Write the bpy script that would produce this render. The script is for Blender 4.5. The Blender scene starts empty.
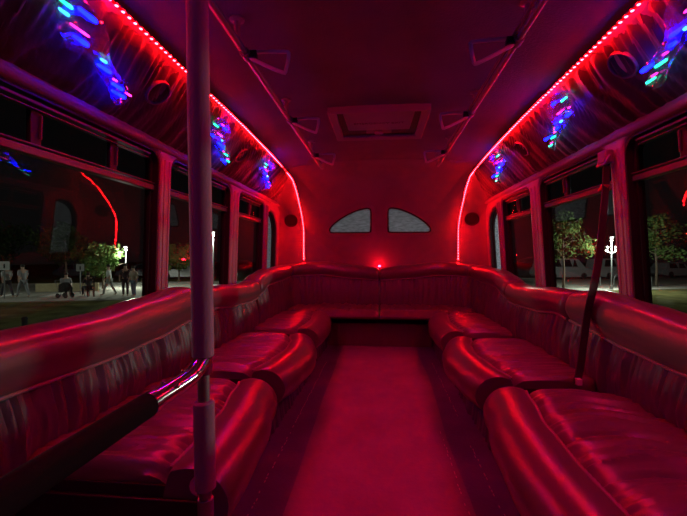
import bpy, bmesh, math, random
from mathutils import Vector, Matrix
R = math.radians
random.seed(7)
SC = bpy.context.scene
COL = SC.collection

# ------------------------------------------------------------------ camera, world, exposure
cam_d = bpy.data.cameras.new('camera')
cam = bpy.data.objects.new('camera', cam_d); COL.objects.link(cam)
cam.location = (0.012, 0, 0.95)
cam.rotation_euler = (R(89.7), 0, R(5.56))
cam_d.sensor_width = 36.0
cam_d.lens = 380.0 / 687.0 * 36.0
cam_d.clip_start = 0.02
SC.camera = cam
w = bpy.data.worlds.new('night'); SC.world = w; w.use_nodes = True
w.node_tree.nodes['Background'].inputs[0].default_value = (0.10, 0.09, 0.10, 1)
w.node_tree.nodes['Background'].inputs[1].default_value = 0.035
SC.view_settings.view_transform = 'Standard'
SC.view_settings.look = 'None'
SC.view_settings.gamma = 1
SC.view_settings.exposure = 0.0
try:
    SC.cycles.use_denoising = True
    SC.cycles.max_bounces = 8
    SC.cycles.transparent_max_bounces = 24
    SC.cycles.caustics_reflective = False
    SC.cycles.sample_clamp_indirect = 6
except Exception:
    pass
LED_DOT = 630.0
LED_TAPE = 0.8
GLOW = 18.0

# ------------------------------------------------------------------ helpers
def interp(pts, x):
    if x <= pts[0][0]: return pts[0][1]
    for (a, va), (b, vb) in zip(pts, pts[1:]):
        if x <= b:
            t = (x - a) / (b - a); t = t * t * (3 - 2 * t)
            return va + (vb - va) * t
    return pts[-1][1]

def lin(pts, x):
    if x <= pts[0][0]: return pts[0][1]
    for (a, va), (b, vb) in zip(pts, pts[1:]):
        if x <= b: return va + (vb - va) * (x - a) / (b - a)
    return pts[-1][1]

def hsh(i, seed):
    x = math.sin(i * 127.1 + seed * 311.7) * 43758.5453
    return x - math.floor(x)

def noise(x, seed=0):
    i = math.floor(x); f = x - i; f = f * f * (3 - 2 * f)
    return (hsh(i, seed) * (1 - f) + hsh(i + 1, seed) * f) * 2 - 1

def noise2(x, y, seed=0):
    i = math.floor(y); f = y - i; f = f * f * (3 - 2 * f)
    return noise(x, seed + i * 1.37) * (1 - f) + noise(x, seed + (i + 1) * 1.37) * f

def catmull(pts, n=4, closed=True):
    out = []; N = len(pts)
    rng = range(N) if closed else range(N - 1)
    for i in rng:
        if closed: p0, p1, p2, p3 = pts[i - 1], pts[i], pts[(i + 1) % N], pts[(i + 2) % N]
        else: p0, p1, p2, p3 = pts[max(i - 1, 0)], pts[i], pts[i + 1], pts[min(i + 2, N - 1)]
        for k in range(n):
            t = k / n
            out.append(tuple(0.5 * (2 * b + (c - a) * t + (2 * a - 5 * b + 4 * c - d) * t * t + (3 * b - a - 3 * c + d) * t ** 3)
                             for a, b, c, d in zip(p0, p1, p2, p3)))
    if not closed: out.append(tuple(pts[-1]))
    return out

class MB:
    def __init__(self): self.v = []; self.f = []
    def quadbox(self, c):            # 8 corners: 4 of one end, 4 of the other
        b = len(self.v); self.v += [tuple(p) for p in c]
        for q in ((0, 1, 2, 3), (7, 6, 5, 4), (0, 4, 5, 1), (1, 5, 6, 2), (2, 6, 7, 3), (3, 7, 4, 0)):
            self.f.append(tuple(b + i for i in q))
    def box(self, x0, x1, y0, y1, z0, z1):
        self.quadbox([(x0, y0, z0), (x1, y0, z0), (x1, y1, z0), (x0, y1, z0), (x0, y0, z1), (x1, y0, z1), (x1, y1, z1), (x0, y1, z1)])
    def rows(self, rows, closed=True, caps=True, wrap=False):
        b = len(self.v); n = len(rows[0])
        for r in rows: self.v += [tuple(p) for p in r]
        m = len(rows)
        for i in range(m if wrap else m - 1):
            i2 = (i + 1) % m
            for j in range(n if closed else n - 1):
                j2 = (j + 1) % n
                self.f.append((b + i * n + j, b + i * n + j2, b + i2 * n + j2, b + i2 * n + j))
        if closed and caps and not wrap:
            self.f.append(tuple(b + j for j in range(n)))
            self.f.append(tuple(b + (m - 1) * n + j for j in reversed(range(n))))
    def tube(self, path, r, n=10, wrap=False, sx=1.0):
        P = [Vector(p) for p in path]; m = len(P)
        rr = r if isinstance(r, (list, tuple)) else [r] * m
        ref = None; rows = []
        for i in range(m):
            if wrap: t = P[(i + 1) % m] - P[i - 1]
            else: t = P[min(i + 1, m - 1)] - P[max(i - 1, 0)]
            t.normalize()
            if ref is None:
                ref = Vector((0, 0, 1)) if abs(t.z) < 0.9 else Vector((1, 0, 0))
            ref = (ref - t * ref.dot(t)).normalized()
            bt = t.cross(ref)
            rows.append([P[i] + (ref * math.cos(2 * math.pi * k / n) + bt * math.sin(2 * math.pi * k / n) * sx) * rr[i] for k in range(n)])
        self.rows(rows, True, True, wrap)
    def lathe(self, prof, o, axis, n=20):       # prof: (r, h) along axis
        o = Vector(o); a = Vector(axis).normalized()
        u = a.orthogonal().normalized(); v = a.cross(u)
        self.rows([[o + a * h + (u * math.cos(2 * math.pi * k / n) + v * math.sin(2 * math.pi * k / n)) * r for k in range(n)] for r, h in prof])
    def sphere(self, c, r, n=10, m=6, s=(1, 1, 1)):
        c = Vector(c); rows = []
        for i in range(m + 1):
            a = math.pi * i / m
            q = max(math.sin(a), 0.02)
            rows.append([c + Vector((r * s[0] * q * math.cos(2 * math.pi * k / n), r * s[1] * q * math.sin(2 * math.pi * k / n), -r * s[2] * math.cos(a))) for k in range(n)])
        self.rows(rows)
    def build(self, name, mat, parent=None, smooth=True, bevel=0):
        off = Vector((0, 0, 0)); p = parent
        while p is not None: off += Vector(p.location); p = p.parent
        me = bpy.data.meshes.new(name)
        me.from_pydata([tuple(Vector(v) - off) for v in self.v], [], self.f)
        bm = bmesh.new(); bm.from_mesh(me)
        bmesh.ops.recalc_face_normals(bm, faces=bm.faces)
        bm.to_mesh(me); bm.free()
        if smooth:
            me.polygons.foreach_set('use_smooth', [True] * len(me.polygons))
            try: me.set_sharp_from_angle(angle=R(42))
            except Exception: pass
        me.materials.append(mat)
        o = bpy.data.objects.new(name, me); COL.objects.link(o); o.parent = parent
        if bevel:
            b = o.modifiers.new('round', 'BEVEL'); b.width = bevel; b.segments = 2; b.limit_method = 'ANGLE'
        return o

def tag(o, label=None, cat=None, group=None, kind=None):
    if label: o['label'] = label
    if cat: o['category'] = cat
    if group: o['group'] = group
    if kind: o['kind'] = kind
    return o

def empty(name, loc, label=None, cat=None, group=None, kind=None):
    o = bpy.data.objects.new(name, None); COL.objects.link(o); o.location = loc
    o.empty_display_size = 0.05
    return tag(o, label, cat, group, kind)

def copy_tree(o, parent=None):
    c = o.copy(); COL.objects.link(c); c.parent = parent
    for ch in [x for x in KIDS.get(o.name, [])]: copy_tree(ch, c)
    return c
KIDS = {}
def note_kids(o):
    KIDS[o.name] = list(o.children)
    for c in o.children: note_kids(c)

# ------------------------------------------------------------------ materials
def mat(name, col, rough=0.5, metal=0.0, bump=0.0, bscale=40.0, var=0.0, vscale=8.0, spec=0.5, stretch=(1, 1, 1), coat=0.0, sheen=0.0):
    m = bpy.data.materials.new(name); m.use_nodes = True
    nt = m.node_tree; N = nt.nodes; L = nt.links; p = N['Principled BSDF']
    p.inputs['Base Color'].default_value = (*col, 1); p.inputs['Roughness'].default_value = rough
    p.inputs['Metallic'].default_value = metal
    p.inputs['Specular IOR Level'].default_value = spec
    if coat: p.inputs['Coat Weight'].default_value = coat; p.inputs['Coat Roughness'].default_value = 0.2
    if sheen: p.inputs['Sheen Weight'].default_value = sheen
    tc = N.new('ShaderNodeTexCoord'); mp = N.new('ShaderNodeMapping'); mp.inputs['Scale'].default_value = stretch
    L.new(tc.outputs['Object'], mp.inputs['Vector'])
    if var:
        n = N.new('ShaderNodeTexNoise'); n.inputs['Scale'].default_value = vscale; n.inputs['Detail'].default_value = 6
        L.new(mp.outputs[0], n.inputs['Vector'])
        r = N.new('ShaderNodeValToRGB')
        r.color_ramp.elements[0].position = 0.3; r.color_ramp.elements[1].position = 0.72
        r.color_ramp.elements[0].color = (*[c * (1 - var) for c in col], 1)
        r.color_ramp.elements[1].color = (*[min(1, c * (1 + var)) for c in col], 1)
        L.new(n.outputs['Fac'], r.inputs[0]); L.new(r.outputs[0], p.inputs['Base Color'])
    if bump:
        n = N.new('ShaderNodeTexNoise'); n.inputs['Scale'].default_value = bscale; n.inputs['Detail'].default_value = 5
        L.new(mp.outputs[0], n.inputs['Vector'])
        b = N.new('ShaderNodeBump'); b.inputs['Strength'].default_value = bump; b.inputs['Distance'].default_value = 0.01
        L.new(n.outputs['Fac'], b.inputs['Height']); L.new(b.outputs[0], p.inputs['Normal'])
    return m

def emit(name, col, s):
    m = bpy.data.materials.new(name); m.use_nodes = True
    nt = m.node_tree; nt.nodes.remove(nt.nodes['Principled BSDF'])
    e = nt.nodes.new('ShaderNodeEmission'); e.inputs[0].default_value = (*col, 1); e.inputs[1].default_value = s
    nt.links.new(e.outputs[0], nt.nodes['Material Output'].inputs[0])
    return m

def glass(name, tint, refl=0.05, frost=0.0, frost_col=(0.6, 0.6, 0.65), streak=False, fres=0.85):
    m = bpy.data.materials.new(name); m.use_nodes = True
    nt = m.node_tree; N = nt.nodes; L = nt.links; N.remove(N['Principled BSDF'])
    tr = N.new('ShaderNodeBsdfTransparent'); tr.inputs[0].default_value = (*tint, 1)
    gl = N.new('ShaderNodeBsdfGlossy'); gl.inputs['Roughness'].default_value = 0.0; gl.inputs[0].default_value = (1, 1, 1, 1)
    lw = N.new('ShaderNodeLayerWeight'); lw.inputs[0].default_value = 0.5
    pw = N.new('ShaderNodeMath'); pw.operation = 'POWER'; pw.inputs[1].default_value = 4.0
    ma = N.new('ShaderNodeMath'); ma.operation = 'MULTIPLY_ADD'; ma.inputs[1].default_value = fres; ma.inputs[2].default_value = refl
    L.new(lw.outputs['Facing'], pw.inputs[0]); L.new(pw.outputs[0], ma.inputs[0])
    mx = N.new('ShaderNodeMixShader'); L.new(ma.outputs[0], mx.inputs[0]); L.new(tr.outputs[0], mx.inputs[1]); L.new(gl.outputs[0], mx.inputs[2])
    out = mx
    if frost:
        tl = N.new('ShaderNodeBsdfTranslucent'); tl.inputs[0].default_value = (*frost_col, 1)
        m2 = N.new('ShaderNodeMixShader'); m2.inputs[0].default_value = frost
        if streak:
            tc = N.new('ShaderNodeTexCoord'); mp = N.new('ShaderNodeMapping'); mp.inputs['Scale'].default_value = (2, 2, 9)
            n = N.new('ShaderNodeTexNoise'); n.inputs['Scale'].default_value = 9; n.inputs['Detail'].default_value = 8
            L.new(tc.outputs['Object'], mp.inputs[0]); L.new(mp.outputs[0], n.inputs['Vector'])
            r = N.new('ShaderNodeMapRange'); r.inputs[1].default_value = 0.3; r.inputs[2].default_value = 0.7; r.inputs[3].default_value = frost * 0.5; r.inputs[4].default_value = frost
            L.new(n.outputs['Fac'], r.inputs[0]); L.new(r.outputs[0], m2.inputs[0])
        L.new(mx.outputs[0], m2.inputs[1]); L.new(tl.outputs[0], m2.inputs[2]); out = m2
    L.new(out.outputs[0], N['Material Output'].inputs[0])
    return m

M = {}
M['shell'] = mat('grey wall carpet', (0.24, 0.225, 0.235), 0.85, bump=0.5, bscale=90, var=0.12, vscale=3, spec=0.2)
M['ceil'] = mat('grey ceiling carpet', (0.22, 0.205, 0.215), 0.9, bump=0.4, bscale=110, var=0.15, vscale=2.5, spec=0.15)
M['wall'] = mat('painted wall liner', (0.30, 0.28, 0.295), 0.45, bump=0.08, bscale=60)
M['floor'] = mat('dark vinyl floor', (0.14, 0.125, 0.27), 0.42, bump=0.15, bscale=70, var=0.22, vscale=5)
M['leather'] = mat('soft grey leather', (0.12, 0.11, 0.115), 0.31, bump=0.10, bscale=160, spec=1.0)
M['bolster'] = mat('smooth bolster leather', (0.12, 0.11, 0.115), 0.29, bump=0.04, bscale=190, spec=1.0)
M['ruche'] = mat('gathered grey vinyl', (0.13, 0.12, 0.15), 0.38, bump=0.1, bscale=120, spec=0.45)
M['cove'] = mat('black satin', (0.035, 0.032, 0.036), 0.42, bump=0.1, bscale=80, spec=0.45, sheen=0.2)
M['piping'] = mat('piping', (0.3, 0.28, 0.3), 0.35)
M['kick'] = mat('dark pleated skirt', (0.07, 0.065, 0.14), 0.5, bump=0.1)
M['side'] = mat('cushion side in painted shade', (0.022, 0.02, 0.022), 0.5)  # near-black colour paints in the shade on the cushion ends
M['black'] = mat('black rubber', (0.012, 0.012, 0.013), 0.45)
M['bar'] = mat('grey window bar', (0.10, 0.095, 0.10), 0.35, metal=0.3)
M['foam'] = mat('grey foam sleeve', (0.34, 0.30, 0.38), 0.75, bump=0.12, bscale=150)
M['dfoam'] = mat('black foam sleeve', (0.012, 0.012, 0.014), 0.95, bump=0.1, bscale=150, spec=0.05)
M['chrome'] = mat('polished steel', (0.75, 0.75, 0.77), 0.13, metal=1.0)
M['steel'] = mat('satin steel rail', (0.36, 0.36, 0.38), 0.5, metal=1.0)
M['plastic'] = mat('grey plastic', (0.16, 0.15, 0.16), 0.4)
M['loop'] = mat('pale plastic loop', (0.55, 0.52, 0.54), 0.3)
M['plate'] = mat('pale hatch plastic', (0.30, 0.28, 0.3), 0.5)
M['web'] = mat('belt webbing', (0.05, 0.045, 0.055), 0.7, bump=0.3, bscale=200)
M['buckle'] = mat('red buckle', (0.5, 0.1, 0.1), 0.35)
M['white'] = mat('white label', (0.7, 0.7, 0.7), 0.5)
M['mesh'] = mat('speaker mesh', (0.10, 0.09, 0.10), 0.6, bump=0.6, bscale=300)
M['cone'] = mat('black speaker cone', (0.025, 0.02, 0.022), 0.6)
M['disc'] = mat('reddish speaker cover', (0.75, 0.45, 0.45), 0.4)
M['glass'] = glass('tinted window glass', (0.82, 0.84, 0.80), 0.022, fres=0.6)
M['glassd'] = glass('dark slider glass', (0.6, 0.6, 0.6), 0.004, fres=0.02)
M['glassq'] = glass('misted corner glass', (0.35, 0.35, 0.35), 0.05, 0.95, (0.88, 0.92, 1.0), True)
M['glassf'] = glass('misted glass', (0.35, 0.35, 0.35), 0.05, 0.9, (0.66, 0.63, 0.70), True)
M['tape'] = emit('red light tape', (1, 0.0012, 0.008), LED_TAPE)
M['led'] = emit('red light dot', (1, 0.0022, 0.0042), LED_DOT)
M['blue'] = emit('blue bulb', (0.001, 0.0025, 1), GLOW * 2.0)
M['green'] = emit('green bulb', (0.02, 1, 0.35), GLOW * 0.32)
M['cyan'] = emit('cyan bulb', (0.05, 0.6, 1), GLOW * 0.3)
M['pink'] = emit('magenta bulb', (1, 0.02, 0.35), GLOW * 0.45)
rb = glass('clear bow film', (0.6, 0.68, 0.85), 0.08, 0.13, (0.3, 0.6, 0.85)); M['film'] = rb

# ------------------------------------------------------------------ the shell of the bus
ZT = 1.53
PROF = [(1.25, 0.0), (1.204, 0.7), (1.15, ZT), (0.88, 1.81), (0.6, 1.845), (0.3, 1.865), (0.0, 1.87)]
ZC = 0.6
def xw(z): return 1.25 - z * (0.10 / ZT)
def xw2(z, s): return xw(z) if s > 0 else 1.200 - z * (0.050 / ZT)
def xhalf(z):
    if z <= ZT: return xw(z)
    return lin([(p[1], p[0]) for p in PROF], z)
def y0_at(z):
    t = min(1, max(0, (z - 1.40) / 0.42)); t = t * t * (3 - 2 * t)
    return 4.3 + (3.6 - 4.3) * t
YB = 4.68
def bcap(a): return max(0.0, 1 - a ** 2.6) ** (1 / 2.6)
def surf(x, z):
    x = abs(x)
    if z <= ZC:
        a = min(1, x / xhalf(z)); return 4.3 + (YB - 4.3) * bcap(a)
    lo, hi = 1e-3, 1.0
    for _ in range(40):
        a = (lo + hi) / 2; zz = ZC + (z - ZC) / a
        if zz < 1.87 and x / a < xhalf(zz): hi = a
        else: lo = a
    zz = min(1.87, ZC + (z - ZC) / hi)
    y0 = y0_at(zz)
    return y0 + (YB - y0) * bcap(hi)

def rrect(y0, y1, z0, z1, r):      # r: radii at (y0,z0),(y1,z0),(y1,z1),(y0,z1)
    if not isinstance(r, (list, tuple)): r = [r] * 4
    out = []
    for (cy, cz, a0), q in zip(((y0, z0, 180), (y1, z0, 270), (y1, z1, 0), (y0, z1, 90)), r):
        sy = 1 if cy == y0 else -1; sz = 1 if cz == z0 else -1
        for k in range(7):
            a = R(a0 + 15 * k)
            out.append((cy + sy * q + math.cos(a) * q, cz + sz * q + math.sin(a) * q))
    return out

WIN = [(0.60, 1.935, 0.64, 1.508, 0.075), (2.035, 2.905, 0.64, 1.505, 0.075), (3.07, 3.76, 0.64, 1.49, 0.07), (3.90, 4.24, 0.64, 1.44, [0.04, 0.04, 0.24, 0.05])]
def wall(s, name):
    bm = bmesh.new()
    loops = [[(-1.2, -0.02), (4.34, -0.02), (4.34, 1.57), (-1.2, 1.57)]] + [rrect(*q) for q in WIN]
    edges = []
    for lp in loops:
        vs = [bm.verts.new((0, y, z)) for y, z in lp]
        edges += [bm.edges.new((vs[i], vs[(i + 1) % len(vs)])) for i in range(len(vs))]
    bmesh.ops.triangle_fill(bm, use_beauty=True, edges=edges, normal=(1, 0, 0))
    ex = bmesh.ops.extrude_face_region(bm, geom=list(bm.faces))
    new = [g for g in ex['geom'] if isinstance(g, bmesh.types.BMVert)]
    ns = set(new)
    for v in bm.verts: v.co.x = s * (xw2(v.co.z, s) + (0.075 if v in ns else 0.0))
    bmesh.ops.recalc_face_normals(bm, faces=bm.faces)
    me = bpy.data.meshes.new(name); bm.to_mesh(me); bm.free(); me.materials.append(M['wall'])
    o = bpy.data.objects.new(name, me); COL.objects.link(o); o['kind'] = 'structure'
    b = o.modifiers.new('round', 'BEVEL'); b.width = 0.018; b.segments = 3; b.limit_method = 'ANGLE'; b.angle_limit = R(50)
    return o
wall(-1, 'wall_left'); wall(1, 'wall_right')

mb = MB(); mb.box(-1.3, 1.3, -1.2, 4.75, -0.08, 0.0); mb.build('floor', M['floor'], smooth=False)['kind'] = 'structure'
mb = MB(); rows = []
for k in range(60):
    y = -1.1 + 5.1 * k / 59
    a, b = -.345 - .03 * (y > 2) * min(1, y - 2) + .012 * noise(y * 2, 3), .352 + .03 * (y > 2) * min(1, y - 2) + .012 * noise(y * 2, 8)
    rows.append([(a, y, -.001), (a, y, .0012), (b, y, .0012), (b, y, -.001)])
mb.rows(rows); tag(mb.build('aisle_runner', mat('aisle vinyl with painted light', (0.27, 0.24, 0.30), 0.55, bump=0.15, bscale=70, var=0.18, vscale=4), smooth=False), 'long vinyl runner down the middle of the floor, paler partly as painted light', 'floor runner')  # seamed runner; its paler tone and outline also paint in the bench shade
# ceiling: shallow arch between the two light tapes
mb = MB(); rows = []
for k in range(21):
    x = -0.93 + 1.86 * k / 20
    z = lin(sorted((p[0], p[1]) for p in PROF[3:]), abs(x)) - max(0, abs(x) - 0.88) * 1.03
    rows.append((x, z))
ys = [-1.2 + 4.83 * k / 12 for k in range(13)]
mb.rows([[(x, y, z) for x, z in rows] + [(x, y, z + 0.06) for x, z in reversed(rows)] for y in ys])
mb.build('ceiling', M['ceil'])['kind'] = 'structure'
mb = MB(); mb.box(-1.3, 1.3, -1.28, -1.2, -0.05, 1.95); mb.build('wall_front', M['black'], smooth=False)['kind'] = 'structure'

# curved back wall with the two openings for the small panes
OUT_R = [(0.092, 1.245), (0.115, 1.228), (0.16, 1.224), (0.35, 1.222), (0.53, 1.222), (0.59, 1.226), (0.612, 1.255), (0.60, 1.295), (0.535, 1.36), (0.415, 1.435), (0.275, 1.495), (0.16, 1.520), (0.108, 1.512), (0.090, 1.475), (0.090, 1.36)]
OUTL = {1: catmull(OUT_R, 3), -1: catmull([(-x, z) for x, z in OUT_R], 3)}
def scaled(poly, d):
    cx = sum(p[0] for p in poly) / len(poly); cz = sum(p[1] for p in poly) / len(poly)
    out = []
    n = len(poly)
    for i in range(n):
        a = Vector(poly[i - 1]); b = Vector(poly[(i + 1) % n]); t = (b - a).normalized(); nn = Vector((t.y, -t.x))
        p = Vector(poly[i])
        if nn.dot(p - Vector((cx, cz))) < 0: nn = -nn
        q = p + nn * d; out.append((q.x, q.y))
    return out
def inside(x, z, poly):
    c = False; n = len(poly)
    for i in range(n):
        (x1, z1), (x2, z2) = poly[i], poly[i - 1]
        if (z1 > z) != (z2 > z) and x < (x2 - x1) * (z - z1) / (z2 - z1) + x1: c = not c
    return c
prof = []
for (xa, za), (xb, zb) in zip(PROF, PROF[1:]):
    n = max(2, int(math.hypot(xb - xa, zb - za) / 0.022))
    prof += [(xa + (xb - xa) * k / n, za + (zb - za) * k / n) for k in range(n)]
loop = prof + [(0.0, 1.87)] + [(-x, z) for x, z in reversed(prof)]
NA = 64
bm = bmesh.new(); grid = []
for i in range(NA + 1):
    u = i / NA
    a = math.cos(u * math.pi / 2) ** 0.77 if u < 1 else 0.004
    a = max(a, 0.004)
    row = []
    for x, z in loop:
        y0 = y0_at(z) if z > ZC else 4.3
        row.append(bm.verts.new((x * a, y0 + (YB - y0) * bcap(a), ZC + (z - ZC) * a if z > ZC else z)))
    grid.append(row)
for i in range(NA):
    for j in range(len(loop) - 1):
        q = [grid[i][j], grid[i][j + 1], grid[i + 1][j + 1], grid[i + 1][j]]
        cx = sum(v.co.x for v in q) / 4; cz = sum(v.co.z for v in q) / 4
        if any(inside(cx, cz, OUTL[s]) for s in (1, -1)): continue
        bm.faces.new(q)
bmesh.ops.recalc_face_normals(bm, faces=bm.faces)
me = bpy.data.meshes.new('wall_back'); bm.to_mesh(me); bm.free()
me.polygons.foreach_set('use_smooth', [True] * len(me.polygons)); me.materials.append(M['shell'])
o = bpy.data.objects.new('wall_back', me); COL.objects.link(o); o['kind'] = 'structure'
sol = o.modifiers.new('thick', 'SOLIDIFY'); sol.thickness = 0.03
# which way the solidify must go: outwards (towards +Y)
sol.offset = -1 if me.polygons[len(me.polygons) // 2].normal.y < 0 else 1

def cap_ring(mb, po, pi, d0, d1):
    rows = []
    for (xo, zo), (xi, zi) in zip(po, pi):
        rows.append([(xo, surf(xo, zo) + d1, zo), (xo, surf(xo, zo) + d0, zo), (xi, surf(xi, zi) + d0, zi), (xi, surf(xi, zi) + d1, zi)])
    mb.rows(rows, True, False, True)
for s, wn in ((-1, 'window_9'), (1, 'window_10')):
    root = empty(wn, (s * 0.35, surf(0.35, 1.38), 1.21), kind='structure')
    mb = MB(); cap_ring(mb, scaled(OUTL[s], 0.036), scaled(OUTL[s], -0.004), -0.016, 0.03); mb.build('window_surround', M['shell'], root)
    mb = MB(); cap_ring(mb, scaled(OUTL[s], 0.004), scaled(OUTL[s], -0.018), -0.010, 0.02); mb.build('window_gasket', M['black'], root)
    mb = MB(); ol = scaled(OUTL[s], -0.008)
    xs = [min(p[0] for p in ol) + (max(p[0] for p in ol) - min(p[0] for p in ol)) * (k + .02) / 24.04 for k in range(25)]
    rws = []
    for x in xs:
        zs = [p0[1] + (p1[1] - p0[1]) * (x - p0[0]) / (p1[0] - p0[0]) for p0, p1 in zip(ol, ol[1:] + ol[:1]) if (p0[0] - x) * (p1[0] - x) <= 0 and p0[0] != p1[0]]
        za, zb = min(zs), max(zs); zl = [za + (zb - za) * k / 6 for k in range(7)]
        rws.append([(x, surf(x, z) + 0.004, z) for z in zl] + [(x, surf(x, z) + 0.009, z) for z in reversed(zl)])
    mb.rows(rws)
    mb.build('pane', M['glassf'], root)

# side windows
def wpt(s, y, z, off): return (s * (xw2(z, s) + off), y, z)
def wring(mb, s, po, pi, o0, o1):
    mb.rows([[wpt(s, *a, o1), wpt(s, *a, o0), wpt(s, *b, o0), wpt(s, *b, o1)] for a, b in zip(po, pi)], True, False, True)
def wslab(mb, s, poly, o0, o1):
    mb.rows([[wpt(s, y, z, o0) for y, z in poly], [wpt(s, y, z, o1) for y, z in poly]])
def wbox(mb, s, y0, y1, z0, z1, o0, o1):
    mb.quadbox([wpt(s, y0, z0, o0), wpt(s, y1, z0, o0), wpt(s, y1, z0, o1), wpt(s, y0, z0, o1), wpt(s, y0, z1, o0), wpt(s, y1, z1, o0), wpt(s, y1, z1, o1), wpt(s, y0, z1, o1)])
wn = 0
for s in (-1, 1):
    for k, (y0, y1, z0, z1, r) in enumerate(WIN):
        wn += 1
        root = empty('window_%d' % wn, wpt(s, (y0 + y1) / 2, z0, 0.05), kind='structure')
        outer = rrect(y0 + .001, y1 - .001, z0 + .001, z1 - .001, r)
        rr = [max(0.02, q - 0.02) for q in r] if isinstance(r, list) else r - 0.025
        inner = rrect(y0 + 0.03, y1 - 0.03, z0 + 0.03, z1 - 0.03, rr)
        mb = MB(); wring(mb, s, outer, rrect(y0 + .012, y1 - .012, z0 + .012, z1 - .012, [max(.02, q - .01) for q in r] if isinstance(r, list) else r - .01), 0.012, 0.075); wring(mb, s, rrect(y0 + .010, y1 - .010, z0 + .010, z1 - .010, [max(.02, q - .01) for q in r] if isinstance(r, list) else r - .01), inner, 0.045, 0.075)
        mb.build('window_frame', M['black'], root)
        if k == 3:
            mb = MB(); wslab(mb, s, rrect(y0 + .02, y1 - .02, z0 + .02, z1 - .02, rr), 0.058, 0.063); mb.build('pane', M['glassq'], root)
            continue
        zb = (1.315, 1.31, 1.30)[k]
        mb = MB(); wbox(mb, s, y0 + .012, y1 - .012, zb - .014, zb + .014, 0.032, 0.068)
        wbox(mb, s, y0 + .012, y1 - .012, zb + .018, zb + .026, 0.028, 0.06)
        mb.build('window_bar', M['bar'], root, bevel=0.003)
        mb = MB(); wbox(mb, s, y0 + .02, y1 - .02, z0 + .02, zb - .01, 0.058, 0.062); mb.build('pane', M['glass'], root, smooth=False)
        cuts = [y0 + .02] + {0: [1.23, 1.62], 1: [2.58], 2: [3.42]}[k] + [y1 - .02]
        for a, b in zip(cuts, cuts[1:]):
            mb = MB(); wbox(mb, s, a, b, zb + .01, z1 - .02, 0.053, 0.057); mb.build('slider_pane', M['glassd'], root, smooth=False)
        for c in cuts[1:-1]:
            mb = MB(); wbox(mb, s, c - .022, c + .022, zb + .02, z1 - .03, 0.04, 0.062); p = mb.build('slider_stile', M['black'], root, bevel=0.003)
            mb = MB(); wbox(mb, s, c + .010, c + .016, zb + .05, z1 - .06, 0.032, 0.041); mb.build('slider_latch', M['bar'], p)
        mb = MB(); wbox(mb, s, y0 + .10, y1 - .08, z1 - .035, z1 - .026, 0.015, 0.045); wbox(mb, s, y0 + .10, y1 - .08, z1 - .05, z1 - .046, 0.025, 0.045)
        mb.build('slider_track', M['bar'], root)

# header rails above the windows
for s, tn in ((-1, 'trim_1'), (1, 'trim_2')):
    mb = MB()
    pr = catmull([(1.175, 1.508), (1.150, 1.512), (1.138, 1.524), (1.134, 1.542), (1.137, 1.560), (1.15, 1.572), (1.20, 1.572)], 3, False)
    mb.rows([[(s * x, y, z) for x, z in pr] for y in (-1.1, 1, 2, 3, 4.28)])
    mb.build(tn, M['wall'])['kind'] = 'structure'
# ridged joint covers on the pillars
n = 2
for s in (-1, 1):
    for yc, hw in ((1.985, 0.022), (2.988, 0.035), (3.83, 0.026)):
        n += 1; mb = MB()
        for d in (-1, 1):
            mb.tube([wpt(s, yc + d * hw, z, 0.0) for z in (0.6, 0.9, 1.2, 1.47)], 0.008, 8)
        mb.build('trim_%d' % n, M['wall'])['kind'] = 'structure'
# stitched seams of the floor strip
for x, y0, y1 in ((0.335, 0.9, 2.1), (0.462, 0.9, 1.95), (0.47, 2.3, 3.4), (-0.47, 0.9, 3.4)):
    n += 1; mb = MB(); y = y0
    while y < y1:
        l = 0.008 + 0.02 * hsh(int(y * 1000), 3); xx = x + 0.004 * noise(y * 30, 2)
        if hsh(int(y * 1000), 5) > 0.25: mb.box(xx - .002, xx + .002, y, y + l, -0.001, 0.0022)
        y += l + 0.01
    mb.build('trim_%d' % n, mat('floor seam thread', (0.6, 0.55, 0.55), 0.5), smooth=False)['kind'] = 'structure'

# ------------------------------------------------------------------ gathered fabric coves
def cove_pt(s, t, y, d=0.0):
    x = 0.885 + 0.262 * t; z = 1.805 - 0.262 * t
    n = (-0.707, -0.707)
    return (s * (x + n[0] * d), y, z + n[1] * d)
def fold(u, seed):
    return 0.55 * abs(noise(u, seed)) + 0.3 * noise(u * 2.3, seed + 1) + 0.15 * noise(u * 4.7, seed + 2)
side = {-1: "the padded pole side", 1: "the seat belt side"}
for s in (-1, 1):
    mb = MB(); ny = 560; nt = 12; rows = []
    for i in range(ny + 1):
        fr = []
        for j in range(nt + 1):
            t = j / nt; y = 0.2 + (3.52 + .36 * t) * i / ny
            yy = y + 0.05 * (t - .5) * noise(y * 3, 40 + s)
            e = 0.034 * (1 - 0.55 * math.sin(math.pi * t)) + 0.004
            d = 0.004 + e * (fold(yy * 26 + 0.8 * noise(t * 3 + y, 9), 11 + s) * (1 - 0.35 * t) + 0.4 * fold(yy * 9, 17 + s) * t)
            d = d * (1 if t < .9 else (1.02 - t) / .12) * min(1, .12 + t * 7) + 0.012 * math.sin(math.pi * t)
            fr.append(cove_pt(s, t * .97, y, d))
        bk = [cove_pt(s, .97, y, -0.012), cove_pt(s, 0, y - .36 * i / ny, -0.012)]
        rows.append(fr + bk)
    mb.rows(rows)
    o = mb.build('gathered_panel', M['cove'])
    tag(o, 'long gathered black satin panel above the windows on ' + side[s], 'fabric panel', 'gathered fabric coves')

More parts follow.
